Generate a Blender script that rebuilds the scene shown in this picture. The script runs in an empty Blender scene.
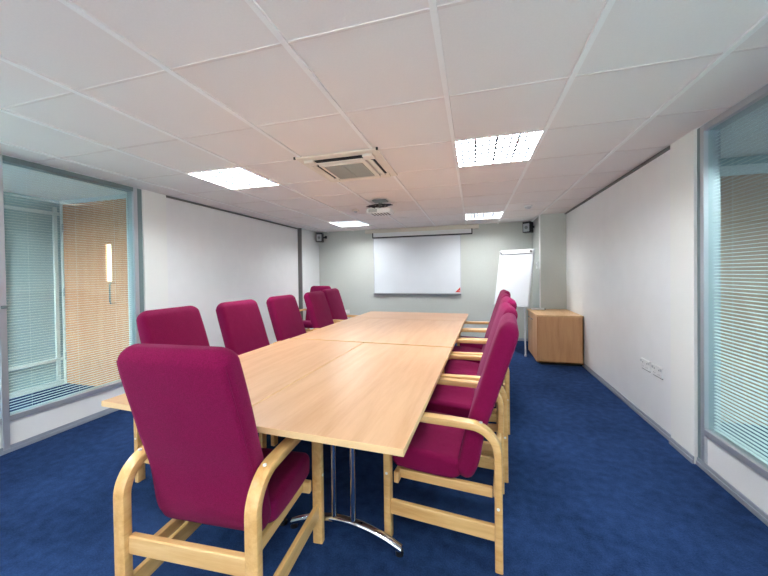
import bpy, bmesh, math, random
from mathutils import Vector, Matrix, Euler
random.seed(7)
SC = bpy.context.scene
COL = SC.collection
PI = math.pi

# ------------------------------------------------------------------ camera
yaw, pit, rol = 0.27156668, -0.01196392, 0.01369505
Rz = Matrix.Rotation(yaw, 3, 'Z'); Rx = Matrix.Rotation(pit, 3, 'X'); Ry = Matrix.Rotation(rol, 3, 'Y')
RC = Rz @ Rx @ Ry                       # columns: right, forward, up
right, fwd, up = RC.col[0], RC.col[1], RC.col[2]
cam_d = bpy.data.cameras.new('camera'); cam = bpy.data.objects.new('camera', cam_d); COL.objects.link(cam)
M = Matrix.Identity(4)
for r in range(3):
    M[r][0] = right[r]; M[r][1] = up[r]; M[r][2] = -fwd[r]
M[2][3] = 1.33
cam.matrix_world = M
cam_d.sensor_width = 36; cam_d.lens = 321.24 / 768 * 36
cam_d.shift_y = -10.85 / 768
cam_d.clip_start = 0.02
SC.camera = cam

# ------------------------------------------------------------------ world, exposure
W = bpy.data.worlds.new('world'); SC.world = W; W.use_nodes = True
W.node_tree.nodes['Background'].inputs[0].default_value = (0.95, 0.97, 1.0, 1)
W.node_tree.nodes['Background'].inputs[1].default_value = 1.0
vs = SC.view_settings
vs.view_transform = 'Standard'; vs.look = 'None'; vs.gamma = 1; vs.use_curve_mapping = False
vs.exposure = 1.76
LAMP2 = 80.0
LAMP3 = 50.0
LAMP = 16.5          # radiance of the fluorescent panels

# ------------------------------------------------------------------ room numbers
XL, XR, YB, YF, ZC = -3.44, 1.46, -1.6, 6.63, 2.27
GX0, GY0, G = -2.528, 1.168, 0.6

# ------------------------------------------------------------------ materials
def lin(c):
    return tuple(((v/255)/12.92 if v/255 <= .04045 else ((v/255+.055)/1.055)**2.4) for v in c)
def newmat(n):
    m = bpy.data.materials.new(n); m.use_nodes = True
    nt = m.node_tree; return m, nt, nt.nodes['Principled BSDF']
def N(nt, t, **k):
    n = nt.nodes.new(t)
    for a, b in k.items(): n.inputs[a].default_value = b
    return n
def plain(name, rgb, rough=.5, metal=0, bump=0, bscale=200, spec=.5):
    m, nt, b = newmat(name)
    c = lin(rgb)
    b.inputs['Base Color'].default_value = (*c, 1)
    b.inputs['Roughness'].default_value = rough; b.inputs['Metallic'].default_value = metal
    b.inputs['Specular IOR Level'].default_value = spec
    tc = nt.nodes.new('ShaderNodeTexCoord')
    no = nt.nodes.new('ShaderNodeTexNoise'); no.inputs['Scale'].default_value = bscale
    nt.links.new(tc.outputs['Object'], no.inputs['Vector'])
    mx = nt.nodes.new('ShaderNodeMix'); mx.data_type = 'RGBA'
    mx.inputs['A'].default_value = (*[v*.96 for v in c], 1); mx.inputs['B'].default_value = (*[min(1, v*1.03) for v in c], 1)
    nt.links.new(no.outputs['Fac'], mx.inputs['Factor']); nt.links.new(mx.outputs['Result'], b.inputs['Base Color'])
    if bump:
        bp = nt.nodes.new('ShaderNodeBump'); bp.inputs['Strength'].default_value = bump; bp.inputs['Distance'].default_value = .002
        nt.links.new(no.outputs['Fac'], bp.inputs['Height']); nt.links.new(bp.outputs['Normal'], b.inputs['Normal'])
    return m
def wood(name, ca, cb, axis='Y', rough=.38, scale=1.0, coat=0.0):
    m, nt, b = newmat(name)
    tc = nt.nodes.new('ShaderNodeTexCoord'); mp = nt.nodes.new('ShaderNodeMapping')
    s = {'X': (1.2, 14, 14), 'Y': (14, 1.2, 14), 'Z': (14, 14, 1.2)}[axis]
    mp.inputs['Scale'].default_value = tuple(v*scale for v in s)
    nt.links.new(tc.outputs['Object'], mp.inputs['Vector'])
    n1 = N(nt, 'ShaderNodeTexNoise', Scale=1.0, Detail=5.0, Distortion=.6); nt.links.new(mp.outputs['Vector'], n1.inputs['Vector'])
    n2 = N(nt, 'ShaderNodeTexNoise', Scale=8.0, Detail=3.0); nt.links.new(mp.outputs['Vector'], n2.inputs['Vector'])
    ad = nt.nodes.new('ShaderNodeMath'); ad.operation = 'MULTIPLY_ADD'; ad.inputs[1].default_value = .3
    nt.links.new(n2.outputs['Fac'], ad.inputs[0]); nt.links.new(n1.outputs['Fac'], ad.inputs[2])
    cr = nt.nodes.new('ShaderNodeValToRGB')
    cr.color_ramp.elements[0].position = .42; cr.color_ramp.elements[1].position = .85
    cr.color_ramp.elements[0].color = (*lin(ca), 1); cr.color_ramp.elements[1].color = (*lin(cb), 1)
    nt.links.new(ad.outputs[0], cr.inputs['Fac']); nt.links.new(cr.outputs['Color'], b.inputs['Base Color'])
    b.inputs['Roughness'].default_value = rough; b.inputs['Coat Weight'].default_value = coat; b.inputs['Coat Roughness'].default_value = .2
    return m
def glass(name, tint, refl=1.45):
    m, nt, b = newmat(name); nt.nodes.remove(b)
    out = nt.nodes['Material Output']
    tr = nt.nodes.new('ShaderNodeBsdfTransparent'); tr.inputs[0].default_value = (*tint, 1)
    gl = nt.nodes.new('ShaderNodeBsdfGlossy'); gl.inputs['Roughness'].default_value = .0
    fr = nt.nodes.new('ShaderNodeFresnel'); fr.inputs[0].default_value = refl
    mx = nt.nodes.new('ShaderNodeMixShader')
    ge = nt.nodes.new('ShaderNodeNewGeometry'); inv = nt.nodes.new('ShaderNodeMath'); inv.operation = 'SUBTRACT'; inv.inputs[0].default_value = 1
    mu = nt.nodes.new('ShaderNodeMath'); mu.operation = 'MULTIPLY'
    nt.links.new(ge.outputs['Backfacing'], inv.inputs[1]); nt.links.new(inv.outputs[0], mu.inputs[0]); nt.links.new(fr.outputs[0], mu.inputs[1])
    nt.links.new(mu.outputs[0], mx.inputs[0]); nt.links.new(tr.outputs[0], mx.inputs[1]); nt.links.new(gl.outputs[0], mx.inputs[2])
    nt.links.new(mx.outputs[0], out.inputs[0]); return m
def emis(name, rgb, s):
    m, nt, b = newmat(name)
    b.inputs['Base Color'].default_value = (.8, .8, .8, 1)
    b.inputs['Emission Color'].default_value = (*rgb, 1); b.inputs['Emission Strength'].default_value = s
    return m
def fabric(name, ca, cb):
    m, nt, b = newmat(name)
    tc = nt.nodes.new('ShaderNodeTexCoord')
    n1 = N(nt, 'ShaderNodeTexNoise', Scale=320.0, Detail=2.0); nt.links.new(tc.outputs['Object'], n1.inputs['Vector'])
    n2 = N(nt, 'ShaderNodeTexNoise', Scale=7.0, Detail=2.0); nt.links.new(tc.outputs['Object'], n2.inputs['Vector'])
    cr = nt.nodes.new('ShaderNodeValToRGB'); cr.color_ramp.elements[0].position = .3; cr.color_ramp.elements[1].position = .7
    cr.color_ramp.elements[0].color = (*lin(ca), 1); cr.color_ramp.elements[1].color = (*lin(cb), 1)
    nt.links.new(n1.outputs['Fac'], cr.inputs['Fac']); nt.links.new(cr.outputs['Color'], b.inputs['Base Color'])
    b1 = nt.nodes.new('ShaderNodeBump'); b1.inputs['Strength'].default_value = .35; b1.inputs['Distance'].default_value = .001
    b2 = nt.nodes.new('ShaderNodeBump'); b2.inputs['Strength'].default_value = .35; b2.inputs['Distance'].default_value = .02
    nt.links.new(n1.outputs['Fac'], b1.inputs['Height']); nt.links.new(n2.outputs['Fac'], b2.inputs['Height'])
    nt.links.new(b2.outputs['Normal'], b1.inputs['Normal']); nt.links.new(b1.outputs['Normal'], b.inputs['Normal'])
    b.inputs['Roughness'].default_value = .9; b.inputs['Specular IOR Level'].default_value = .15
    b.inputs['Sheen Weight'].default_value = .12; b.inputs['Sheen Roughness'].default_value = .5
    b.inputs['Sheen Tint'].default_value = (.9, .35, .65, 1)
    return m
def carpet():
    m, nt, b = newmat('carpet')
    tc = nt.nodes.new('ShaderNodeTexCoord')
    n1 = N(nt, 'ShaderNodeTexNoise', Scale=140.0, Detail=3.0); n2 = N(nt, 'ShaderNodeTexNoise', Scale=1.6, Detail=4.0)
    n3 = N(nt, 'ShaderNodeTexNoise', Scale=18.0, Detail=3.0)
    for n in (n1, n2, n3): nt.links.new(tc.outputs['Object'], n.inputs['Vector'])
    a = nt.nodes.new('ShaderNodeMath'); a.operation = 'ADD'; nt.links.new(n1.outputs['Fac'], a.inputs[0]); nt.links.new(n2.outputs['Fac'], a.inputs[1])
    a2 = nt.nodes.new('ShaderNodeMath'); a2.operation = 'ADD'; nt.links.new(a.outputs[0], a2.inputs[0]); nt.links.new(n3.outputs['Fac'], a2.inputs[1])
    d = nt.nodes.new('ShaderNodeMath'); d.operation = 'DIVIDE'; d.inputs[1].default_value = 3; nt.links.new(a2.outputs[0], d.inputs[0])
    cr = nt.nodes.new('ShaderNodeValToRGB'); cr.color_ramp.elements[0].position = .38; cr.color_ramp.elements[1].position = .62
    cr.color_ramp.elements[0].color = (*lin((24, 42, 76)), 1); cr.color_ramp.elements[1].color = (*lin((42, 67, 112)), 1)
    nt.links.new(d.outputs[0], cr.inputs['Fac']); nt.links.new(cr.outputs['Color'], b.inputs['Base Color'])
    bp = nt.nodes.new('ShaderNodeBump'); bp.inputs['Strength'].default_value = .5; bp.inputs['Distance'].default_value = .003
    nt.links.new(n1.outputs['Fac'], bp.inputs['Height']); nt.links.new(bp.outputs['Normal'], b.inputs['Normal'])
    b.inputs['Roughness'].default_value = 1; b.inputs['Specular IOR Level'].default_value = .1
    return m

MT = dict(
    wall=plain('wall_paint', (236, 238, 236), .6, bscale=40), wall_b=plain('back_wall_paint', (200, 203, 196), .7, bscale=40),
    panel=plain('wall_panel', (241, 241, 240), .32, bscale=6), pilaster=plain('pilaster_white', (243, 243, 238), .5),
    tile=plain('ceiling_tile', (242, 234, 230), .95, bump=.25, bscale=120), tbar_main=plain('main_runner', (250, 246, 243), .4), tbar=plain('ceiling_bar', (234, 223, 218), .6),
    alu=plain('aluminium_frame', (196, 198, 203), .35, .55), alud=plain('grey_trim', (120, 118, 114), .45, .3), aluside=plain('grey_jamb', (128, 146, 148), .4, .3),
    skirt=plain('skirting_grey', (166, 172, 182), .4, .3), carpet=carpet(),
    beech=wood('beech_laminate', (206, 156, 114), (222, 178, 139), 'Y', .33), beech_x=wood('beech_laminate_cross', (206, 156, 114), (222, 178, 139), 'X', .33),
    edge=plain('beech_edging', (232, 196, 146), .4), chairwood=wood('bent_beech', (212, 158, 92), (236, 192, 128), 'Y', .35, 2.0, .3),
    chairwood_x=wood('bent_beech_rail', (216, 164, 100), (238, 198, 138), 'X', .35, 2.0, .3),
    oak=wood('oak_cabinet', (190, 136, 90), (210, 160, 112), 'Z', .4), oak_door=wood('oak_door', (226, 152, 112), (238, 174, 136), 'Z', .45),
    fab=fabric('magenta_fabric', (106, 5, 52), (134, 12, 72)),
    chrome=plain('chrome', (215, 218, 222), .12, 1), white=plain('white_plastic', (240, 240, 238), .4), black=plain('black_plastic', (22, 22, 24), .4),
    dark=plain('dark_gap', (40, 38, 36), .8), grille=plain('intake_grille', (150, 146, 136), .6), board=plain('whiteboard_surface', (232, 236, 240), .16, bscale=3),
    paper=plain('flipchart_paper', (220, 222, 226), .5), red=plain('red_print', (226, 62, 58), .4), ac=plain('ac_plastic', (236, 226, 212), .45),
    lightgrey=plain('light_grey_plastic', (200, 202, 204), .5), slat=plain('blind_slat', (226, 232, 230), .45),
    glass=glass('tinted_glass', (.86, .95, .945), 1.5), glass2=glass('inner_glass', (.95, .98, .98), 1.35), lamp=emis('fluorescent_diffuser', (.93, .97, 1.0), LAMP),
    lamp3=emis('office_fill_diffuser', (.95, .98, 1.0), LAMP3), lamp2=emis('corridor_fill_diffuser', (.95, .98, 1.0), LAMP2),
    louvre=plain('louvre_aluminium', (54, 58, 64), .5, 0), corr=plain('corridor_paint', (178, 196, 200), .6), corr_panel=plain('corridor_blue_panel', (130, 160, 168), .5),
    plug=plain('white_plug', (240, 238, 232), .4), screen=plain('screen_fabric', (235, 236, 234), .7), lensm=plain('lens_glass', (10, 14, 26), .05),
    glow=emis('painted_room_glow', (1.0, .93, .62), 1.1), khaki=plain('tan_partition', (216, 176, 154), .6),
)

# ------------------------------------------------------------------ mesh helpers
def bx(bm, x0, x1, y0, y1, z0, z1, mi=0):
    vs_ = [bm.verts.new(p) for p in ((x0,y0,z0),(x1,y0,z0),(x1,y1,z0),(x0,y1,z0),(x0,y0,z1),(x1,y0,z1),(x1,y1,z1),(x0,y1,z1))]
    for f in ((3,2,1,0),(4,5,6,7),(0,1,5,4),(1,2,6,5),(2,3,7,6),(3,0,4,7)):
        fc = bm.faces.new([vs_[i] for i in f]); fc.material_index = mi
def cyl(bm, a, b, r, seg=16, r2=None):
    a, b = Vector(a), Vector(b); d = b - a; q = d.to_track_quat('Z', 'Y'); r2 = r if r2 is None else r2
    A = [bm.verts.new(a + q @ Vector((r*math.cos(2*PI*i/seg), r*math.sin(2*PI*i/seg), 0))) for i in range(seg)]
    B = [bm.verts.new(b + q @ Vector((r2*math.cos(2*PI*i/seg), r2*math.sin(2*PI*i/seg), 0))) for i in range(seg)]
    for i in range(seg): bm.faces.new((A[i], A[(i+1)%seg], B[(i+1)%seg], B[i]))
    bm.faces.new(A[::-1]); bm.faces.new(B)
def tube(bm, pts, r, seg=10, closed=False):
    pts = [Vector(p) for p in pts]; rings = []; n = len(pts)
    for k, p in enumerate(pts):
        if closed: t = pts[(k+1)%n] - pts[k-1]
        else: t = pts[min(k+1, n-1)] - pts[max(k-1, 0)]
        q = t.to_track_quat('Z', 'Y')
        rings.append([bm.verts.new(p + q @ Vector((r*math.cos(2*PI*i/seg), r*math.sin(2*PI*i/seg), 0))) for i in range(seg)])
    for k in range(n if closed else n-1):
        A, B = rings[k], rings[(k+1)%n]
        # match nearest start index to avoid twisting
        off = min(range(seg), key=lambda o: sum((A[i].co-B[(i+o)%seg].co).length for i in range(seg)))
        for i in range(seg): bm.faces.new((A[i], A[(i+1)%seg], B[(i+1+off)%seg], B[(i+off)%seg]))
    if not closed: bm.faces.new(rings[0][::-1]); bm.faces.new(rings[-1])
def loft(bm, rings):
    R = [[bm.verts.new(p) for p in r] for r in rings]; n = len(R[0])
    for a, b in zip(R, R[1:]):
        for i in range(n): bm.faces.new((a[i], a[(i+1)%n], b[(i+1)%n], b[i]))
    bm.faces.new(R[0][::-1]); bm.faces.new(R[-1])
def obj(name, bm, mats, parent=None, smooth=None, bevel=0, seg=2):
    bmesh.ops.recalc_face_normals(bm, faces=bm.faces[:])
    me = bpy.data.meshes.new(name); bm.to_mesh(me); bm.free()
    if not isinstance(mats, (list, tuple)): mats = [mats]
    for m in mats: me.materials.append(MT[m] if isinstance(m, str) else m)
    o = bpy.data.objects.new(name, me); COL.objects.link(o)
    if parent: o.parent = parent
    if bevel:
        md = o.modifiers.new('bevel', 'BEVEL'); md.width = bevel; md.segments = seg; md.limit_method = 'ANGLE'; md.angle_limit = .6
    if smooth is not None:
        for p in me.polygons: p.use_smooth = True
        me.set_sharp_from_angle(angle=math.radians(smooth))
    return o
def BM(): return bmesh.new()
def box(name, x0, x1, y0, y1, z0, z1, mat, parent=None, bevel=0):
    b = BM(); bx(b, x0, x1, y0, y1, z0, z1); return obj(name, b, mat, parent, bevel=bevel)
def tag(o, label, cat, group=None, kind=None):
    o['label'] = label; o['category'] = cat
    if group: o['group'] = group
    if kind: o['kind'] = kind
    return o
def thing(name, label, cat, loc=(0,0,0), rz=0, group=None):
    o = bpy.data.objects.new(name, None); COL.objects.link(o); o.empty_display_size = .1
    o.location = loc; o.rotation_euler = (0, 0, rz); return tag(o, label, cat, group)
def struct(o, label=None):
    o['kind'] = 'structure'
    if label: o['label'] = label
    return o
def dup(root, loc, rz, label):
    r = root.copy(); COL.objects.link(r); r.location = loc; r.rotation_euler = (0, 0, rz); r['label'] = label
    for ch in list(root.children):
        c = ch.copy(); COL.objects.link(c); c.parent = r
        for g in list(ch.children):
            d = g.copy(); COL.objects.link(d); d.parent = c
    return r

# ================================================================== SETTING
struct(box('floor', -5.0, 3.3, YB, YF, -.06, 0, 'carpet'), 'dark blue carpet across the meeting room')
LIGHTS = [(0, 2), (4, 2), (0, 7), (4, 7), (0, -3), (4, -3)]
ACC = [(2, 2)]
b = BM()
i0, i1, j0, j1 = -2, 7, -5, 10
for i in range(i0, i1):
    for j in range(j0, j1):
        if (i, j) in LIGHTS or (i, j) in ACC: continue
        x0 = max(XL, GX0+G*i); x1 = min(XR, GX0+G*(i+1)); y0 = max(YB, GY0+G*j); y1 = min(YF, GY0+G*(j+1))
        if x1-x0 < .02 or y1-y0 < .02: continue
        bx(b, x0+.004, x1-.004, y0+.004, y1-.004, ZC+.005, ZC+.02)
bx(b, XL-.1, XR+.1, YB, YF, ZC+.2, ZC+.25)
struct(obj('ceiling', b, 'tile'), 'suspended ceiling of square off-white tiles')
b = BM()
for i in range(i0, i1+1):
    x = GX0+G*i
    if XL < x < XR: bx(b, x-.013, x+.013, YB, YF, ZC-.005, ZC+.01, 1)
for j in range(j0, j1+1):
    y = GY0+G*j
    if YB < y < YF: bx(b, XL, XR, y-.007, y+.007, ZC+.0005, ZC+.0102, 0)
struct(obj('trim_1', b, ['tbar', 'tbar_main']), 'metal grid bars of the ceiling')

# walls ------------------------------------------------------------
def wall(name, boxes, mat, label):
    b = BM()
    for t in boxes: bx(b, *t)
    return struct(obj(name, b, mat), label)
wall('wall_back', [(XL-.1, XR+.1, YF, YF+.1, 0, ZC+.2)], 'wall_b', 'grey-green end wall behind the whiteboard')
WX0, WX1, WZ0, WZ1 = -3.1, 1.15, .35, 2.15  # opening for an added, unseen window whose daylight lifts the ceiling
wall('wall_front', [(XL-.1, XR+.1, YB-.1, YB, 0, WZ0), (XL-.1, XR+.1, YB-.1, YB, WZ1, ZC+.2), (XL-.1, WX0, YB-.1, YB, WZ0, WZ1), (WX1, XR+.1, YB-.1, YB, WZ0, WZ1)], 'wall', 'wall behind the camera')
b = BM()
for x in (WX0, -1.7, -.3, WX1-.05): bx(b, x, x+.05, YB-.07, YB-.03, WZ0, WZ1)
bx(b, WX0, WX1, YB-.07, YB-.03, WZ0, WZ0+.05); bx(b, WX0, WX1, YB-.07, YB-.03, WZ1-.05, WZ1)
w0 = struct(obj('fill_window', b, 'white'), 'added window behind the camera, unseen, letting in fill daylight')
box('glass_pane', WX0+.02, WX1-.02, YB-.055, YB-.05, WZ0+.02, WZ1-.02, 'glass2', w0)
wall('wall_left', [(XL-.1, XL, 2.92, YF, 0, ZC+.2)], 'panel', 'white panelled left wall')
wall('wall_right', [(XR, XR+.1, 2.94, YF, 0, ZC+.2)], 'panel', 'white panelled right wall')
wall('trim_2', [(XL-.08, XL+.02, 2.65, 2.92, 0, ZC)], 'pilaster', 'white pilaster beside the left window')
wall('trim_3', [(XR-.02, XR+.08, 2.66, 2.93, 0, ZC)], 'pilaster', 'white pilaster beside the right window')
wall('trim_4', [(XL, XL+.075, 5.87, YF, 0, ZC)], 'wall', 'shallow column in the far left corner')
struct(box('trim_5', XL, XL+.078, 5.84, 5.87, 0, ZC, 'alud'), 'grey metal strip edging the far left column')
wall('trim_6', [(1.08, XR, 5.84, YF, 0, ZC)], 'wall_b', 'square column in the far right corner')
struct(box('trim_7', XR-.006, XR, 2.93, 2.945, 0, ZC, 'alu'), 'bright metal joint strip in right wall')
b = BM(); bx(b, XL, XL+.02, 2.92, 5.84, ZC-.022, ZC-.002); struct(obj('trim_8', b, 'alud'), 'dark shadow-gap trim along the left wall, gap shade put in its colour')  # solid dark strip in place of the shaded gap below the ceiling
b = BM(); bx(b, XR-.02, XR, 2.94, 5.84, ZC-.022, ZC-.002); struct(obj('trim_9', b, 'alud'), 'dark shadow-gap trim along the right wall, gap shade put in its colour')  # same dark strip for the gap's shade on this side
def skirting(name, x, s, y0, y1, label):
    b = BM()
    xs = sorted((x, x+s*.014)); bx(b, xs[0], xs[1], y0, y1, 0, .028)
    xs = sorted((x, x+s*.008)); bx(b, xs[0], xs[1], y0, y1, .028, .052)
    struct(obj(name, b, 'skirt', bevel=.002), label)
skirting('baseboard_left', XL, 1, 2.92, 5.84, 'grey skirting of left wall')
skirting('baseboard_left_pilaster', XL+.02, 1, 2.65, 2.92, 'grey skirting of left pilaster')
skirting('baseboard_left_window', XL, 1, YB, 2.65, 'grey skirting under left window')
skirting('baseboard_right', XR, -1, 2.94, 5.84, 'grey skirting of right wall')
skirting('baseboard_right_pilaster', XR-.02, -1, 2.66, 2.93, 'grey skirting of right pilaster')
skirting('baseboard_right_window', XR, -1, YB, 2.66, 'grey skirting under right window')
box_b = BM(); bx(box_b, XL+.075, 1.08, YF-.012, YF, 0, .05); struct(obj('baseboard_back', box_b, 'skirt'), 'grey skirting of end wall')

# glazed partitions ----------------------------------------------
def glazing(name, x, s, y0, y1, label, jamb=None, tilt=0, slatmat='slat'):
    """x: room-side face; s: +1 when the outside lies at larger x. y0..y1 clear opening"""
    r = bpy.data.objects.new(name, None); COL.objects.link(r); struct(r, label)
    def B(n, d0, d1, ya, yb, za, zb, m, bev=.003):
        xs = sorted((x+s*d0, x+s*d1)); return box(n, xs[0], xs[1], ya, yb, za, zb, m, r, bev)
    B('lower_panel', .012, .075, y0, y1, 0, .235, 'white')
    B('bottom_rail', -.006, .085, y0, y1, .235, .275, 'alu')
    B('top_rail', -.006, .085, y0, y1, 2.228, ZC, 'alu' if s > 0 else 'aluside')
    B('glass_pane', .018, .022, y0, y1, .275, 2.225, 'glass', 0)
    B('glass_pane', .072, .075, y0, y1, .275, 2.225, 'glass2', 0)
    bb = BM(); z = .285
    w = .0080
    while z < 2.215:
        xs = sorted((x+s*(.047-w), x+s*(.047+w)))
        c, t_ = math.cos(tilt), math.sin(tilt)
        pts = [(x+s*(.047-w*c), z+w*t_), (x+s*.047, z+.0012), (x+s*(.047+w*c), z-w*t_)]
        ya, yb = y0+.012, y1-.012
        for (xa, za), (xb, zb) in zip(pts, pts[1:]):
            v = [bb.verts.new(p) for p in ((xa, ya, za), (xb, ya, zb), (xb, yb, zb), (xa, yb, za))]
            v2 = [bb.verts.new((p.co.x, p.co.y, p.co.z-.0004)) for p in v]
            bb.faces.new(v); bb.faces.new(v2[::-1])
        z += .0215
    for yy in (y0+.16, (y0+y1)/2, y1-.16):
        bx(bb, x+s*.047-.0004, x+s*.047+.0004, yy-.0004, yy+.0004, .28, 2.22)
    obj('venetian_blind', bb, slatmat, r)
    return r, B
w1, B = glazing('window_1', XL, -1, 1.585, 2.56, 'teal glazed partition with blinds beside left pilaster', tilt=-.06)
B('jamb', -.006, .085, 2.56, 2.60, 0, ZC, 'alu'); B('jamb', -.003, .085, 2.60, 2.65, 0, ZC, 'aluside')
B('mullion', -.010, .085, 1.545, 1.585, 0, ZC, 'alu')
B('latch', -.022, -.008, 1.553, 1.587, 1.10, 1.125, 'aluside')
w2, B = glazing('window_2', XL, -1, YB, 1.545, 'teal glazed partition at the left edge of the photo', tilt=-.06)
w3, B = glazing('window_3', XR, 1, -.4, 2.59, 'teal glazed partition with blinds on right wall', tilt=-.28)
B('jamb', -.006, .085, 2.59, 2.625, 0, ZC, 'alu'); B('jamb', -.003, .085, 2.625, 2.66, 0, ZC, 'aluside')
b = BM(); bx(b, XR, XR+.09, YB, -.4, 0, ZC); struct(obj('wall_right_near', b, 'wall'), 'wall beside the camera')

for n_, xa, ya in (('wall_left_above', XL-.1, 2.65), ('wall_right_above', XR, 2.66)):
    b = BM(); bx(b, xa, xa+.1, YB, ya, ZC, ZC+.2); struct(obj(n_, b, 'wall'), 'unseen strip of wall added above the glazed partition to block leaking light')  # added to close the slit where outside light leaked in
# corridor beyond the left glazing
b = BM()
bx(b, -5.06, -4.98, YB, 2.86, 0, ZC+.2)
struct(obj('wall_corridor', b, 'corr'), 'corridor wall seen through the left glass')
b = BM()
for y in (.3, 1.35, 1.75, 2.25, 2.72): bx(b, -4.98, -4.955, y, y+.035, 0, 2.2)
bx(b, -4.98, -4.955, YB, 2.86, .30, .34); bx(b, -4.98, -4.955, YB, 2.86, 2.1, 2.14); bx(b, -4.98, -4.955, YB, 2.86, 0, .06)
struct(obj('trim_10', b, 'white'), 'white frames of the corridor partition')
b = BM()
for y0, y1 in ((.34, 1.34), (1.39, 1.74), (1.79, 2.24)): bx(b, -4.98, -4.968, y0, y1, .36, 2.09)
struct(obj('trim_11', b, 'corr_panel'), 'blue-green infill panels of the corridor partition')
b = BM(); bx(b, -4.98, XL-.1, 2.86, 2.94, 0, ZC+.2); struct(obj('wall_corridor_end', b, 'corr'), 'wall holding the oak door beyond the left glass')
b = BM(); bx(b, -4.98, XL-.1, YB, 2.86, ZC+.02, ZC+.06); struct(obj('ceiling_corridor', b, 'tile'), 'corridor ceiling')
b = BM(); bx(b, -5.06, XL-.1, YB-.1, YB, 0, ZC+.2); struct(obj('wall_corridor_near', b, 'corr'), 'near end of corridor')
d1 = bpy.data.objects.new('door_1', None); COL.objects.link(d1); struct(d1, 'oak veneer door with slim vision panel and D handle')
DY = 2.80
dx0, dx1 = -4.93, -3.86
vx0, vx1, vz0, vz1 = -4.215, -4.125, 1.28, 1.72
b = BM()
bx(b, dx0, vx0, DY, DY+.045, .005, 2.24); bx(b, vx1, dx1, DY, DY+.045, .005, 2.24)
bx(b, vx0, vx1, DY, DY+.045, .005, vz0); bx(b, vx0, vx1, DY, DY+.045, vz1, 2.24)
obj('door_leaf', b, 'oak_door', d1)
box('vision_panel', vx0, vx1, DY+.015, DY+.025, vz0, vz1, 'glow', d1)  # panel glows by itself, in place of light from a room behind
b = BM(); bx(b, dx1, dx1+.06, DY-.01, DY+.06, 0, 2.25); bx(b, dx0-.04, dx0, DY-.01, DY+.06, 0, 2.25); bx(b, dx0-.04, dx1+.06, DY-.01, DY+.06, 2.24, 2.29)
obj('door_frame', b, 'white', d1)
b = BM(); tube(b, [(-4.07, DY, 1.02), (-4.07, DY-.05, 1.02), (-4.07, DY-.06, 1.04), (-4.07, DY-.06, 1.24), (-4.07, DY-.05, 1.26), (-4.07, DY, 1.26)], .011)
obj('door_handle', b, 'chrome', d1, 50)
for z in (.3, 1.1, 1.9):
    box('hinge', dx0-.008, dx0+.006, DY-.012, DY, z, z+.1, 'alu', d1)

# office beyond the right glazing
b = BM(); bx(b, 3.2, 3.3, YB, 3.6, 0, ZC+.2); bx(b, XR+.1, 3.3, 3.5, 3.6, 0, ZC+.2); bx(b, XR+.1, 3.3, YB-.1, YB, 0, ZC+.2)
struct(obj('wall_office', b, 'corr'), 'walls of the room seen through the right glass')
b = BM(); bx(b, XR+.1, 3.3, YB, 3.5, ZC+.02, ZC+.06); struct(obj('ceiling_office', b, 'tile'), 'ceiling of the room beyond right glass')
d2 = bpy.data.objects.new('door_2', None); COL.objects.link(d2); struct(d2, 'tan door dimly seen through the right glass')
box('door_leaf', 1.95, 2.95, 3.44, 3.485, .005, 2.12, 'khaki', d2)
b = BM(); bx(b, 1.83, 1.95, 3.42, 3.49, 0, 2.2); bx(b, 2.95, 3.0, 3.42, 3.49, 0, 2.2); bx(b, 1.83, 3.0, 3.42, 3.49, 2.12, 2.2); obj('door_frame', b, 'white', d2)
for z in (.3, 1.75): box('hinge', 1.945, 1.955, 3.43, 3.442, z, z+.1, 'alu', d2)

# ================================================================== CEILING LIGHTS
def light_fixture(x, y, label, cells=6, lamp='lamp'):
    t = thing('ceiling_light', label, 'light', (x, y, ZC), 0, 'louvred ceiling lights')
    h = .296
    b = BM()
    bx(b, -h, h, -h, h, .10, .11); bx(b, -h, -h+.008, -h, h, -.001, .10); bx(b, h-.008, h, -h, h, -.001, .10); bx(b, -h, h, -h, -h+.008, -.001, .10); bx(b, -h, h, h-.008, h, -.001, .10)
    obj('housing', b, 'white', t)
    b = BM(); bx(b, -h+.01, h-.01, -h+.01, h-.01, .026, .030); obj('diffuser', b, lamp, t)
    b = BM()
    for k in range(1, 12):
        p = -h + 2*h*k/12; w_ = .007 if k % 3 == 0 else .0035
        bx(b, p-w_, p+w_, -h+.008, h-.008, .003, .015)
    for k in range(1, 7):
        p = -h + 2*h*k/7; bx(b, -h+.008, h-.008, p-.005, p+.005, .003, .017)
    obj('louvre', b, 'louvre', t)
    return t
names = {(0, 2): 'square louvred light in the ceiling above the left-hand chairs, nearer of the left pair',
         (4, 2): 'large bright louvred ceiling light right of the air conditioner',
         (0, 7): 'small distant louvred ceiling light near the left end of the screen',
         (4, 7): 'distant glowing ceiling light near the right end of the screen',
         (0, -3): 'ceiling light behind the camera on the left', (4, -3): 'ceiling light behind the camera on the right'}
for (i, j) in LIGHTS:
    light_fixture(GX0+G*(i+.5), GY0+G*(j+.5), names[(i, j)])
l7 = light_fixture(-4.25, .55, 'unseen ceiling light added to brighten the corridor beyond the left glass', lamp='lamp2')  # added out of view; strong so the corridor glows and spills inside
l8 = light_fixture(2.4, .9, 'unseen ceiling light added to brighten the room beyond the right glass', lamp='lamp3')  # added out of view to brighten what shows behind the blinds
for l in (l7, l8): l.location.z = ZC-.0505; l.scale = (1, 1, .6)

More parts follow.
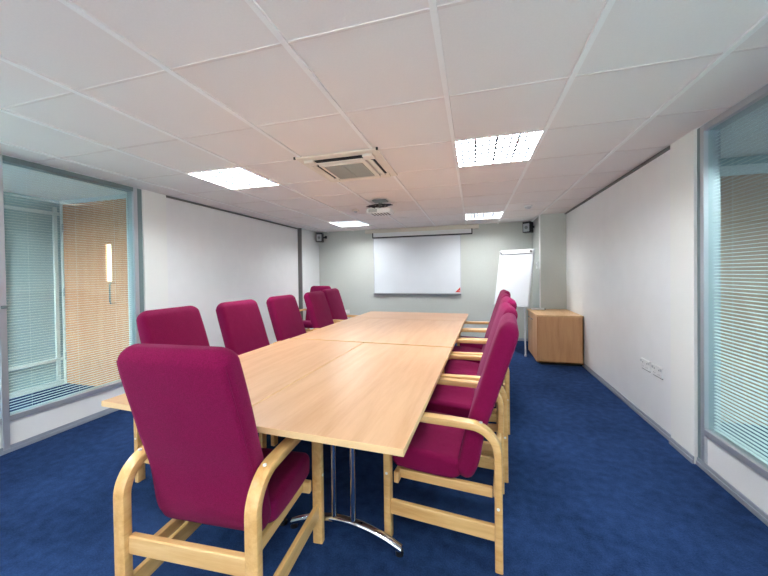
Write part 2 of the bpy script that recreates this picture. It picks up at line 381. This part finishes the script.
# air conditioner ------------------------------------------------
t = thing('air_conditioner', 'square cream ceiling cassette air conditioner with grey intake grille', 'air conditioner', (GX0+2.5*G+.0, GY0+2.5*G-.02, ZC))
b = BM(); H_ = .345
bx(b, -H_, H_, -H_, H_, -.016, .0)
obj('flange', b, 'ac', t, bevel=.006)
b = BM()
for s in (-1, 1): bx(b, s*.248-.022, s*.248+.022, -.21, .21, -.024, -.0155); bx(b, -.21, .21, s*.248-.022, s*.248+.022, -.024, -.0155)
obj('air_slot', b, 'dark', t)
b = BM(); bx(b, -.205, .205, -.205, .205, -.040, -.0155)
for sx in (-1, 1):
    for sy in (-1, 1): bx(b, sx*.25-.042, sx*.25+.042, sy*.25-.042, sy*.25+.042, -.038, -.0155)
obj('face_panel', b, 'ac', t, bevel=.005)
for k in range(4):
    b = BM(); q = Matrix.Rotation(k*PI/2, 4, 'Z')
    bx(b, -.2, .2, .232, .268, -.040, -.034); bmesh.ops.rotate(b, verts=b.verts, cent=(0, .25, -.037), matrix=Matrix.Rotation(-.3, 3, 'X')); bmesh.ops.transform(b, matrix=q, verts=b.verts)
    obj('air_vane', b, 'ac', t)
b = BM(); bx(b, -.165, .165, -.165, .165, -.043, -.039)
g = obj('intake_grille', b, 'grille', t)
b = BM()
for k in range(23):
    y = -.157+k*.0143; bx(b, -.163, .163, y-.003, y+.003, -.048, -.042)
bx(b, -.167, .167, -.167, -.160, -.049, -.04); bx(b, -.167, .167, .160, .167, -.049, -.04); bx(b, -.167, -.160, -.167, .167, -.049, -.04); bx(b, .160, .167, -.167, .167, -.049, -.04)
bx(b, -.004, .004, -.163, .163, -.049, -.04)
obj('grille_bars', b, plain('grille_bar', (176, 172, 160), .5), g)
for k, (sx, sy) in enumerate(((-1, -1), (1, -1))):
    b = BM(); bx(b, sx*H_-.007, sx*H_+.007, sy*H_-.006, sy*H_+.006, -.02, -.001); obj('corner_clip', b, 'dark', t)

# smoke detector and sensor
t = thing('smoke_detector', 'round white detector on the ceiling near the far right corner', 'detector', (.767, 5.02, ZC+.003))
b = BM(); cyl(b, (0, 0, 0), (0, 0, -.018), .055, 24); obj('base', b, 'white', t, 40)
b = BM(); cyl(b, (0, 0, -.018), (0, 0, -.042), .045, 24, .03); obj('sensor_head', b, 'lightgrey', t, 40)
t = thing('motion_sensor', 'small square ceiling sensor left of the projector', 'sensor', (-1.66, 4.46, ZC+.003))
box('base', -.045, .045, -.045, .045, -.025, 0, 'ac', t, .006)
b = BM(); bmesh.ops.create_uvsphere(b, u_segments=14, v_segments=8, radius=.026, matrix=Matrix.Translation((0, 0, -.024))); obj('lens', b, 'lightgrey', t, 60)

# projector ------------------------------------------------------
t = thing('projector', 'white projector hanging from the ceiling with black coiled cables on top', 'projector', (-1.15, 4.0, ZC))
b = BM(); bx(b, -.09, .09, -.07, .07, -.015, -.003); cyl(b, (0, 0, -.015), (0, 0, -.07), .025); bx(b, -.11, .11, -.012, .012, -.118, -.110); bx(b, -.012, .012, -.09, .09, -.118, -.110); cyl(b, (0, 0, -.06), (0, 0, -.112), .012)
obj('mount', b, plain('mount_grey', (150, 150, 144), .5), t)
b = BM(); bx(b, -.155, .155, -.12, .12, -.178, -.118); obj('body', b, 'white', t, bevel=.015, seg=3)
b = BM(); cyl(b, (.07, .11, -.148), (.07, .135, -.148), .026, 20); obj('lens', b, 'lensm', t, 40)
b = BM()
for k in range(8): bx(b, -.12+k*.014, -.113+k*.014, -.1225, -.118, -.168, -.128)
for k in range(6): bx(b, -.10+k*.04, -.08+k*.04, -.09, .08, -.1795, -.177)
obj('vents', b, plain('vent_grey', (120, 118, 112), .6), t)
b = BM()
for k in range(4):
    ph = k*.7; R0 = .085+.012*k
    tube(b, [(R0*1.4*math.cos(a)-.01, R0*1.25*math.sin(a), -.070+.03*math.sin(a)+.010*math.sin(a*2+ph*2)+.004*k) for a in [2*PI*i/28 for i in range(28)]], .0055, 8, True)
tube(b, [(-.11, .02, -.05), (-.13, .0, -.07), (-.135, -.06, -.09), (-.10, -.13, -.095), (-.06, -.135, -.11), (-.03, -.125, -.12)], .005)
obj('cable_coil', b, 'black', t, 60)

# ================================================================== END WALL
t = thing('projector_screen', 'roll-down projector screen almost fully wound up in its cream housing', 'projection screen', (-1.06, YF, ZC))
box('housing', -1.17, 1.17, -.11, -.004, -.085, -.006, plain('screen_case', (222, 214, 198), .5), t, .01)
box('screen_cloth', -1.0, 1.03, -.075, -.072, -.17, -.08, 'screen', t)
box('bottom_bar', -1.01, 1.04, -.085, -.062, -.195, -.17, 'black', t, .004)
for s in (-1.0, 1.0): box('pull_bracket', s*1.02+.01, s*1.02+.03, -.09, -.06, -.19, -.085, 'black', t)
t = thing('whiteboard', 'wide wall-mounted whiteboard with a red corner mark', 'whiteboard', (-1.152, YF, 1.49))
hw, hh = .915, .59
box('panel', -hw+.01, hw-.01, -.018, -.002, -hh+.01, hh-.01, 'board', t)
b = BM(); bx(b, -hw, hw, -.024, -.001, hh-.014, hh); bx(b, -hw, hw, -.024, -.001, -hh, -hh+.014); bx(b, -hw, -hw+.014, -.024, -.001, -hh, hh); bx(b, hw-.014, hw, -.024, -.001, -hh, hh)
obj('frame', b, 'alu', t)
b = BM(); bx(b, -hw, hw, -.055, -.004, -hh-.02, -hh-.004); obj('pen_tray', b, plain('tray_grey', (130, 134, 138), .4, .4), t)
for cx_ in (-1, 1):
    for cz_ in (-1, 1):
        box('corner_cap', cx_*hw-.012, cx_*hw+.012, -.027, -.001, cz_*hh-.012, cz_*hh+.012, 'lightgrey', t, .003)
b = BM()
v = [b.verts.new(p) for p in ((hw-.12, -.0195, -hh+.03), (hw-.02, -.0195, -hh+.03), (hw-.02, -.0195, -hh+.13))]
v2 = [b.verts.new((p.co.x, -.0175, p.co.z)) for p in v]
b.faces.new(v); b.faces.new(v2[::-1])
for k in range(3): b.faces.new((v[k], v2[k], v2[(k+1)%3], v[(k+1)%3]))
st = obj('corner_sticker', b, 'red', t); st['label'] = 'red triangular corner sticker'
box('sticker_mark', hw-.046, hw-.036, -.0203, -.0190, -hh+.045, -hh+.07, 'white', st)

def speaker(loc, rz, label):
    t = thing('speaker', label, 'speaker', loc, rz, 'small black wall speakers')
    box('cabinet', -.07, .07, -.10, .06, -.10, .10, 'black', t, .008)
    box('front_grille', -.055, .055, -.106, -.099, -.085, .06, plain('speaker_face', (176, 180, 182), .5), t, .003)
    b = BM(); cyl(b, (0, -.106, -.01), (0, -.109, -.01), .03, 20); obj('cone', b, plain('speaker_cone', (120, 122, 124), .5), t, 40)
    b = BM(); cyl(b, (.07, 0, 0), (.125, .02, 0), .018, 12); cyl(b, (.125, .02, -.02), (.125, .02, .035), .025, 12); obj('swivel_bracket', b, 'black', t, 40)
    return t
speaker((-3.27, 6.50, 2.14), .25, 'black speaker high in the far left corner')
s2 = speaker((.985, 6.44, 2.14), -.5, 'black speaker high beside the far right column')

hole_m = plain('hole_grey', (140, 140, 140), .7)
def plate(name, label, cat, loc, rz, w, h, gang=2, group=None):
    """faces local -Y"""
    t = thing(name, label, cat, loc, rz, group)
    box('faceplate', -w/2, w/2, -.012, 0, -h/2, h/2, 'white', t, .003)
    for g_ in range(gang):
        cx_ = (g_-(gang-1)/2)*w*.46
        for ha, hb, hc, hd in ((-.003, .003, .008, .02), (-.014, -.008, -.022, -.018), (.008, .014, -.022, -.018)):
            box('pin_hole', cx_+ha, cx_+hb, -.0135, -.011, hc, hd, hole_m, t)
        box('rocker_switch', cx_-.01+(.028 if g_ else -.028), cx_+.01+(.028 if g_ else -.028), -.0155, -.011, .012, .032, 'lightgrey', t)
    box('under_shadow', -w/2+.004, w/2-.004, -.004, 0, -h/2-.008, -h/2+.002, plain('plate_shadow', (120, 120, 120), .7), t)  # grey sliver drawn as the shadow beneath the plate
    return t
plate('wall_socket', 'white double socket on the right wall, farther from the window', 'socket', (XR, 3.335, .495), PI/2*-1, .148, .086, 2, 'white wall sockets')
plate('wall_socket', 'white double socket on the right wall, nearer the window', 'socket', (XR, 3.145, .493), PI/2*-1, .148, .086, 2, 'white wall sockets')
plate('wall_socket', 'small white socket low on the end wall behind the far left chairs', 'socket', (-2.72, YF, .49), 0, .148, .086, 2, 'white wall sockets')
t = thing('wall_thermostat', 'small pale control box on the side of the far right column', 'thermostat', (1.08, 6.09, 1.43), -PI/2)
box('case', -.04, .04, -.025, 0, -.055, .055, 'white', t, .005); box('dial', -.02, .02, -.030, -.024, 0, .03, 'lightgrey', t, .003)
tag(box('light_edge_strip', 1.062, 1.08, 5.85, 5.89, .72, ZC-.004, 'white', bevel=.002), 'white vertical strip drawn as the light corner edge of the far right column', 'edge strip')  # no separate part: the column's light corner drawn as a white strip

# flip chart -----------------------------------------------------
t = thing('flipchart_easel', 'white flip chart board on tripod legs in front of the end wall', 'flip chart', (.59, 5.68, 0), math.radians(-36))
BT = math.radians(13)
def tilt(b): bmesh.ops.transform(b, matrix=Matrix.Translation((0, 0, .77)) @ Matrix.Rotation(-BT, 4, 'X'), verts=b.verts)
b = BM(); bx(b, -.305, .305, -.012, .012, 0, .95); tilt(b); obj('board', b, 'paper', t, bevel=.008)
b = BM(); bx(b, -.292, .292, -.020, -.0125, .05, .90); tilt(b); obj('paper_pad', b, 'paper', t)
b = BM(); bx(b, -.28, .28, -.034, -.012, .875, .925); tilt(b); cb = obj('clamp_bar', b, plain('clamp_white', (222, 224, 224), .3), t, bevel=.005)
for s in (-1, 1):
    b = BM(); cyl(b, (s*.265, -.03, .90), (s*.265, -.055, .90), .016, 12); tilt(b); obj('clamp_knob', b, plain('knob_grey', (110, 112, 114), .4), cb, 40)
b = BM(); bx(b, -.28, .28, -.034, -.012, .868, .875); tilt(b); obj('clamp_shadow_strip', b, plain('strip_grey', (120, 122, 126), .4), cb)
b = BM(); bx(b, -.305, .305, -.06, -.01, -.022, -.004); tilt(b); obj('pen_tray', b, 'lightgrey', t, bevel=.003)
leg_m = plain('easel_leg', (214, 218, 222), .3, .3)
for a, c in (((-.22, .03, .95), (-.30, -.10, 0)), ((.22, .03, .95), (.30, -.10, 0)), ((0, .20, 1.5), (0, .62, 0))):
    b = BM(); cyl(b, a, c, .012, 10); lg = obj('leg', b, leg_m, t, 40)
    b = BM(); cyl(b, c, (c[0], c[1], .03), .017, 10); obj('rubber_foot', b, 'lightgrey', lg, 40)

# cabinet --------------------------------------------------------
t = thing('cabinet', 'low oak two-door cabinet against the right wall', 'cabinet', (1.16, 5.40, 0))
X0, X1, Y0, Y1, HT = -.295, .29, -.42, .42, .705
b = BM(); bx(b, X0+.02, X1, Y0, Y0+.018, .03, HT-.022); bx(b, X0+.02, X1, Y1-.018, Y1, .03, HT-.022); bx(b, X1-.01, X1, Y0, Y1, .03, HT-.022); bx(b, X0+.02, X1, Y0, Y1, .03, .05)
obj('carcass', b, 'oak', t)
box('top_panel', X0-.006, X1+.004, Y0-.004, Y1+.004, HT-.022, HT, wood('oak_top', (206, 160, 112), (224, 184, 138), 'Y', .4), t, .002)
box('plinth', X0+.05, X1-.01, Y0+.02, Y1-.02, 0, .03, 'dark', t)
for s in (0, 1):
    ya = Y0+.002+s*.396; d = box('door', X0, X0+.019, ya, ya+.390, .035, HT-.026, 'oak', t, .001)
    yh = (ya+.31, ya+.39) if s == 0 else (ya+.16, ya+.24)
    b = BM(); zc = HT-.10
    tube(b, [(X0, yh[0], zc), (X0-.022, yh[0]+.006, zc), (X0-.026, (yh[0]+yh[1])/2, zc), (X0-.022, yh[1]-.006, zc), (X0, yh[1], zc)], .006, 8); obj('handle', b, 'chrome', d, 50)
t = thing('remote_control', 'small white remote control lying on the oak cabinet', 'remote control', (1.02, 5.70, .7055), .12)
box('body', -.11, .08, -.025, .025, 0, .026, 'white', t, .004); box('dark_end', .08, .095, -.022, .022, 0, .02, 'black', t, .004)

# ================================================================== TABLES
TR = math.radians(-2.35)
TO = Vector((-.231, 1.05))        # near right corner of the group
def tpos(u, v):                   # u: metres leftward along the near edge, v: metres away from camera
    c, s = math.cos(TR), math.sin(TR)
    x, y = -u, v
    return (TO.x + c*x - s*y, TO.y + s*x + c*y)
ZT = .735
def table(label, u0, u1, v0, v1, mat, across=False, fx=-.05, fl=.30):
    cx_, cy_ = tpos((u0+u1)/2, (v0+v1)/2); w, d = (u1-u0), (v1-v0)
    t = thing('conference_table', label, 'table', (cx_, cy_, 0), TR, 'beech tables pushed together')
    hx, hy = w/2-.0015, d/2-.0015
    b = BM(); bx(b, -hx+.0025, hx-.0025, -hy+.0025, hy-.0025, ZT-.025, ZT); obj('table_top', b, mat, t)
    b = BM(); zz = (ZT-.0255, ZT-.0006)
    bx(b, -hx, hx, -hy, -hy+.003, *zz); bx(b, -hx, hx, hy-.003, hy, *zz); bx(b, -hx, -hx+.003, -hy, hy, *zz); bx(b, hx-.003, hx, -hy, hy, *zz)
    obj('edge_banding', b, 'edge', t, bevel=.001)
    if not across: ends = [(fx, -hy+.408), (fx, hy-.32)]; L = fl; ax = 0
    else: ends = [(-hx+.30, 0), (hx-.30, 0)]; L = min(.30, hy-.06); ax = 1
    b = BM()
    if ax == 0: bx(b, -.03, .03, ends[0][1], ends[1][1], ZT-.075, ZT-.05); [bx(b, -hx+.08, hx-.08, e[1]-.02, e[1]+.02, ZT-.05, ZT-.0255) for e in ends]
    else: bx(b, ends[0][0], ends[1][0], -.03, .03, ZT-.075, ZT-.05); [bx(b, e[0]-.02, e[0]+.02, -hy+.08, hy-.08, ZT-.05, ZT-.0255) for e in ends]
    obj('under_frame', b, 'black', t)
    for (ex, ey) in ends:
        def P(q, z, o=0): return (ex+q, ey+o, z) if ax == 0 else (ex+o, ey+q, z)
        for s in (-1, 1):
            b = BM(); cyl(b, P(s*.052, .09), P(s*.052, ZT-.05), .0145, 16); obj('column', b, 'chrome', t, 40)
        b = BM(); n = 17; rings = []
        for k in range(n):
            q = -L + 2*L*k/(n-1); f_ = 1-(abs(q)/L)**2.0
            z = .026 + .075*f_; rr = .019; seg = 12; tz = .9
            rings.append([P(q, z+tz*rr*math.sin(2*PI*i/seg), (rr*1.1)*math.cos(2*PI*i/seg)) for i in range(seg)])
        loft(b, rings); ft = obj('foot', b, 'chrome', t, 50)
        for s in (-1, 1):
            b = BM(); cyl(b, P(s*(L-.012), 0), P(s*(L-.012), .022), .019, 12); obj('glide', b, 'black', ft, 40)
    return t
table('long beech table, front right one with the exposed near corner', 0, .748, 0, 1.535, 'beech')
table('long beech table, front left one behind the nearest chair', .752, 1.50, 0, 1.535, 'beech', fx=.09, fl=.27)
table('broad square beech table in the middle of the row, beyond the cross joint', .0, 1.49, 1.553, 2.965, 'beech', True)
table('narrow beech table at the far end, nearest the whiteboard', -.005, 1.485, 2.972, 3.71, 'beech_x', True)

# ================================================================== CHAIRS
def rrect(w, th, r, n=5):
    """rounded rectangle ring in (a,b): half sizes w, th"""
    r = min(r, w*.98, th*.98); out = []
    for cx_, cy_, a0 in ((w-r, th-r, 0), (-w+r, th-r, PI/2), (-w+r, -th+r, PI), (w-r, -th+r, 3*PI/2)):
        for k in range(n+1):
            a = a0 + PI/2*k/n; out.append((cx_+r*math.cos(a), cy_+r*math.sin(a)))
    return out
def smooth_pts(pts, n):
    """Catmull-Rom through tuples"""
    out = []; P = [pts[0]]+list(pts)+[pts[-1]]
    for i in range(1, len(P)-2):
        for k in range(n):
            t = k/n; a, b_, c, d = P[i-1], P[i], P[i+1], P[i+2]
            out.append(tuple(.5*((2*q)+(-p+r)*t+(2*p-5*q+4*r-s)*t*t+(-p+3*q-3*r+s)*t**3) for p, q, r, s in zip(a, b_, c, d)))
    out.append(pts[-1]); return out
def cushion(bm, spine, r=.03):
    """spine: (y, z, halfwidth, halfthick); rounded ends"""
    sp = smooth_pts(spine, 8); n = len(sp); rings = []
    acc = [0]
    for i in range(1, n): acc.append(acc[-1]+math.hypot(sp[i][0]-sp[i-1][0], sp[i][1]-sp[i-1][1]))
    L = acc[-1]; R0 = .055
    def at(d):
        k = 0
        while k < n-2 and acc[k+1] < d: k += 1
        f = (d-acc[k])/(acc[k+1]-acc[k]); return [p+(q-p)*f for p, q in zip(sp[k], sp[k+1])]
    def ring(d, sh):
        y, z, w, th = at(d); a, b_ = at(max(d-.03, 0)), at(min(d+.03, L))
        t_ = Vector((0, b_[0]-a[0], b_[1]-a[1])).normalized(); nn = Vector((0, -t_.z, t_.y)); c = Vector((0, y, z))
        return [c + Vector((1, 0, 0))*p + nn*q for p, q in rrect(w-R0*sh, th*(1-.75*sh), r*(1-.5*sh))]
    A = [90, 80, 70, 60, 50, 40, 30, 20, 10]
    for a in A: a = math.radians(a); rings.append(ring(R0*(1-math.sin(a)), 1-math.cos(a)))
    m_ = 22
    for k in range(m_+1): rings.append(ring(R0+(L-2*R0)*k/m_, 0))
    for a in A[::-1]: a = math.radians(a); rings.append(ring(L-R0*(1-math.sin(a)), 1-math.cos(a)))
    loft(bm, rings)
CW, CD, AH = .298, .28, .650      # half width, half depth, arm height
def make_chair(label):
    t = thing('conference_chair', label, 'chair', (0, 0, 0), 0, 'magenta high-backed armchairs with bent beech frames')
    b = BM()
    spine = [(-.085, .335, .226, .042), (-.125, .42, .234, .047), (-.148, .53, .236, .046), (-.170, .62, .236, .045), (-.208, .73, .236, .045), (-.246, .85, .234, .046), (-.286, .97, .230, .047), (-.312, 1.05, .226, .045), (-.324, 1.095, .222, .036)]
    cushion(b, spine, .032)
    bk = obj('backrest', b, 'fab', t, 180)
    sp = smooth_pts(spine, 5)
    for s in (-1, 1):
        pts = []
        for k in range(4, len(sp)-5):
            tv = Vector((0, sp[k+1][0]-sp[k-1][0], sp[k+1][1]-sp[k-1][1])).normalized()
            pts.append(Vector((s*(sp[k][2]-.0095), sp[k][0], sp[k][1])) + Vector((0, -tv.z, tv.y))*(sp[k][3]-.0095))
        b = BM(); tube(b, pts, .0022, 6); obj('seam_piping', b, 'fab', bk, 60)
    b = BM()
    cushion(b, [(-.10, .378, .236, .048), (.0, .385, .242, .056), (.12, .392, .244, .060), (.22, .396, .244, .058), (.275, .392, .240, .048)], .03)
    obj('seat', b, 'fab', t, 180)
    for s in (-1, 1):
        # bent arm loop: rear post - arm - front post (one laminated piece)
        out_ = []; th = .034; wd = .025
        R1, R2 = .12, .09
        path = [(-CD+th/2, 0), (-CD+th/2, .15), (-CD+th/2, .30), (-CD+th/2, AH-th/2-R1-.06)]
        cx_, cz_ = -CD+th/2+R1, AH-th/2-R1
        for k in range(13): a = PI-PI/2*k/12; path.append((cx_+R1*math.cos(a), cz_+R1*math.sin(a)))
        path += [(-.07, AH-th/2+.001), (.06, AH-th/2)]
        cx_ = CD-th/2-R2; cz_ = AH-th/2-R2
        for k in range(11): a = PI/2-PI/2*k/10; path.append((cx_+R2*math.cos(a), cz_+R2*math.sin(a)))
        path += [(CD-th/2, .40), (CD-th/2, .2), (CD-th/2, 0)]
        rings = []; n = len(path)
        for k in range(n):
            a, c = path[max(k-1, 0)], path[min(k+1, n-1)]
            tv = Vector((0, c[0]-a[0], c[1]-a[1])).normalized(); nn = Vector((0, -tv.z, tv.y)); C_ = Vector((s*(CW-wd), path[k][0], path[k][1]))
            rings.append([C_ + Vector((1, 0, 0))*p + nn*q for p, q in rrect(wd, th/2, .006, 2)])
        b = BM(); loft(b, rings); fr = obj('arm_frame', b, 'chairwood', t, 35)
        xo = s*CW
        for (yy, zz) in ((CD-.018, .335), (-CD+.018, .285)):
            b = BM(); cyl(b, (xo-s*.002, yy, zz), (xo+s*.002, yy, zz), .0065, 12); obj('screw_plug', b, 'plug', fr, 40)
        b = BM(); cyl(b, (s*(CW-.025), -.19, AH-.004), (s*(CW-.025), -.19, AH+.0015), .007, 12); obj('arm_plug', b, 'plug', fr, 40)
        b = BM(); bx(b, s*(CW-.025)-.011, s*(CW-.025)+.011, -CD+th-.004, CD-th+.004, .125, .195); obj('side_rail', b, 'chairwood', t, bevel=.005)
        b = BM(); bx(b, s*.205-.012, s*.205+.012, -CD+.045, CD-.045, .275, .320); obj('seat_bearer', b, 'chairwood', t, bevel=.004)
    for nm, y in (('rear_rail', -CD+.028), ('front_rail', CD-.05)):
        z0_, z1_ = (.300, .368) if nm == 'rear_rail' else (.262, .318)
        b = BM(); bx(b, -CW+.049, CW-.049, y-.013, y+.013, z0_, z1_); obj(nm, b, 'chairwood_x', t, bevel=.005)
    return t
def face(cx_, cy_, deg): return (cx_, cy_, 0), math.radians(deg)
N1 = make_chair('magenta chair seen from behind in the foreground, at the near end of the table')
N1.location = (-1.012, 1.158, 0); N1.rotation_euler = (0, 0, math.radians(3.5))
RIGHT = [(-.137, 1.80, 84.5, 'magenta chair on the right side of the table, nearest the camera'),
         (-.08, 2.435, 90, 'second magenta chair from the camera on the right side of the table'),
         (-.01, 3.07, 91, 'third magenta chair from the camera on the right side of the table'),
         (.01, 3.69, 91, 'fourth magenta chair from the camera on the right side of the table'),
         (.07, 4.31, 91, 'fifth and farthest magenta chair on the right side, in front of the flip chart')]
LEFT = [(-1.84, 1.84, -92, 'magenta chair on the left side of the table nearest the glazed partition'),
        (-1.77, 2.46, -92, 'second magenta chair on the left side, in front of the white panelled wall'),
        (-1.76, 3.14, -92, 'third magenta chair on the left side, standing apart before the far left column'),
        (-1.76, 3.92, -91, 'fourth magenta chair on the left side, its back overlapping the next'),
        (-1.88, 4.66, -94, 'fifth and last magenta chair on the left side, half hidden by the fourth'),
        (-2.98, 5.55, 174, 'magenta chair standing away from the table in the far left corner')]
for x, y, a, lab in RIGHT + LEFT:
    dup(N1, (x, y, 0), math.radians(a), lab)

# the chair in the foreground leans back a little less than the others
TL = math.radians(-2.6)
for ch in N1.children:
    if ch.name.startswith('backrest'):
        ch.rotation_euler = (TL, 0, 0); ch.scale = (1, 1, .978)
        py, pz = -.085, .34
        ch.location = (0, py-(py*math.cos(TL)-pz*.978*math.sin(TL)), pz-(py*math.sin(TL)+pz*.978*math.cos(TL)))
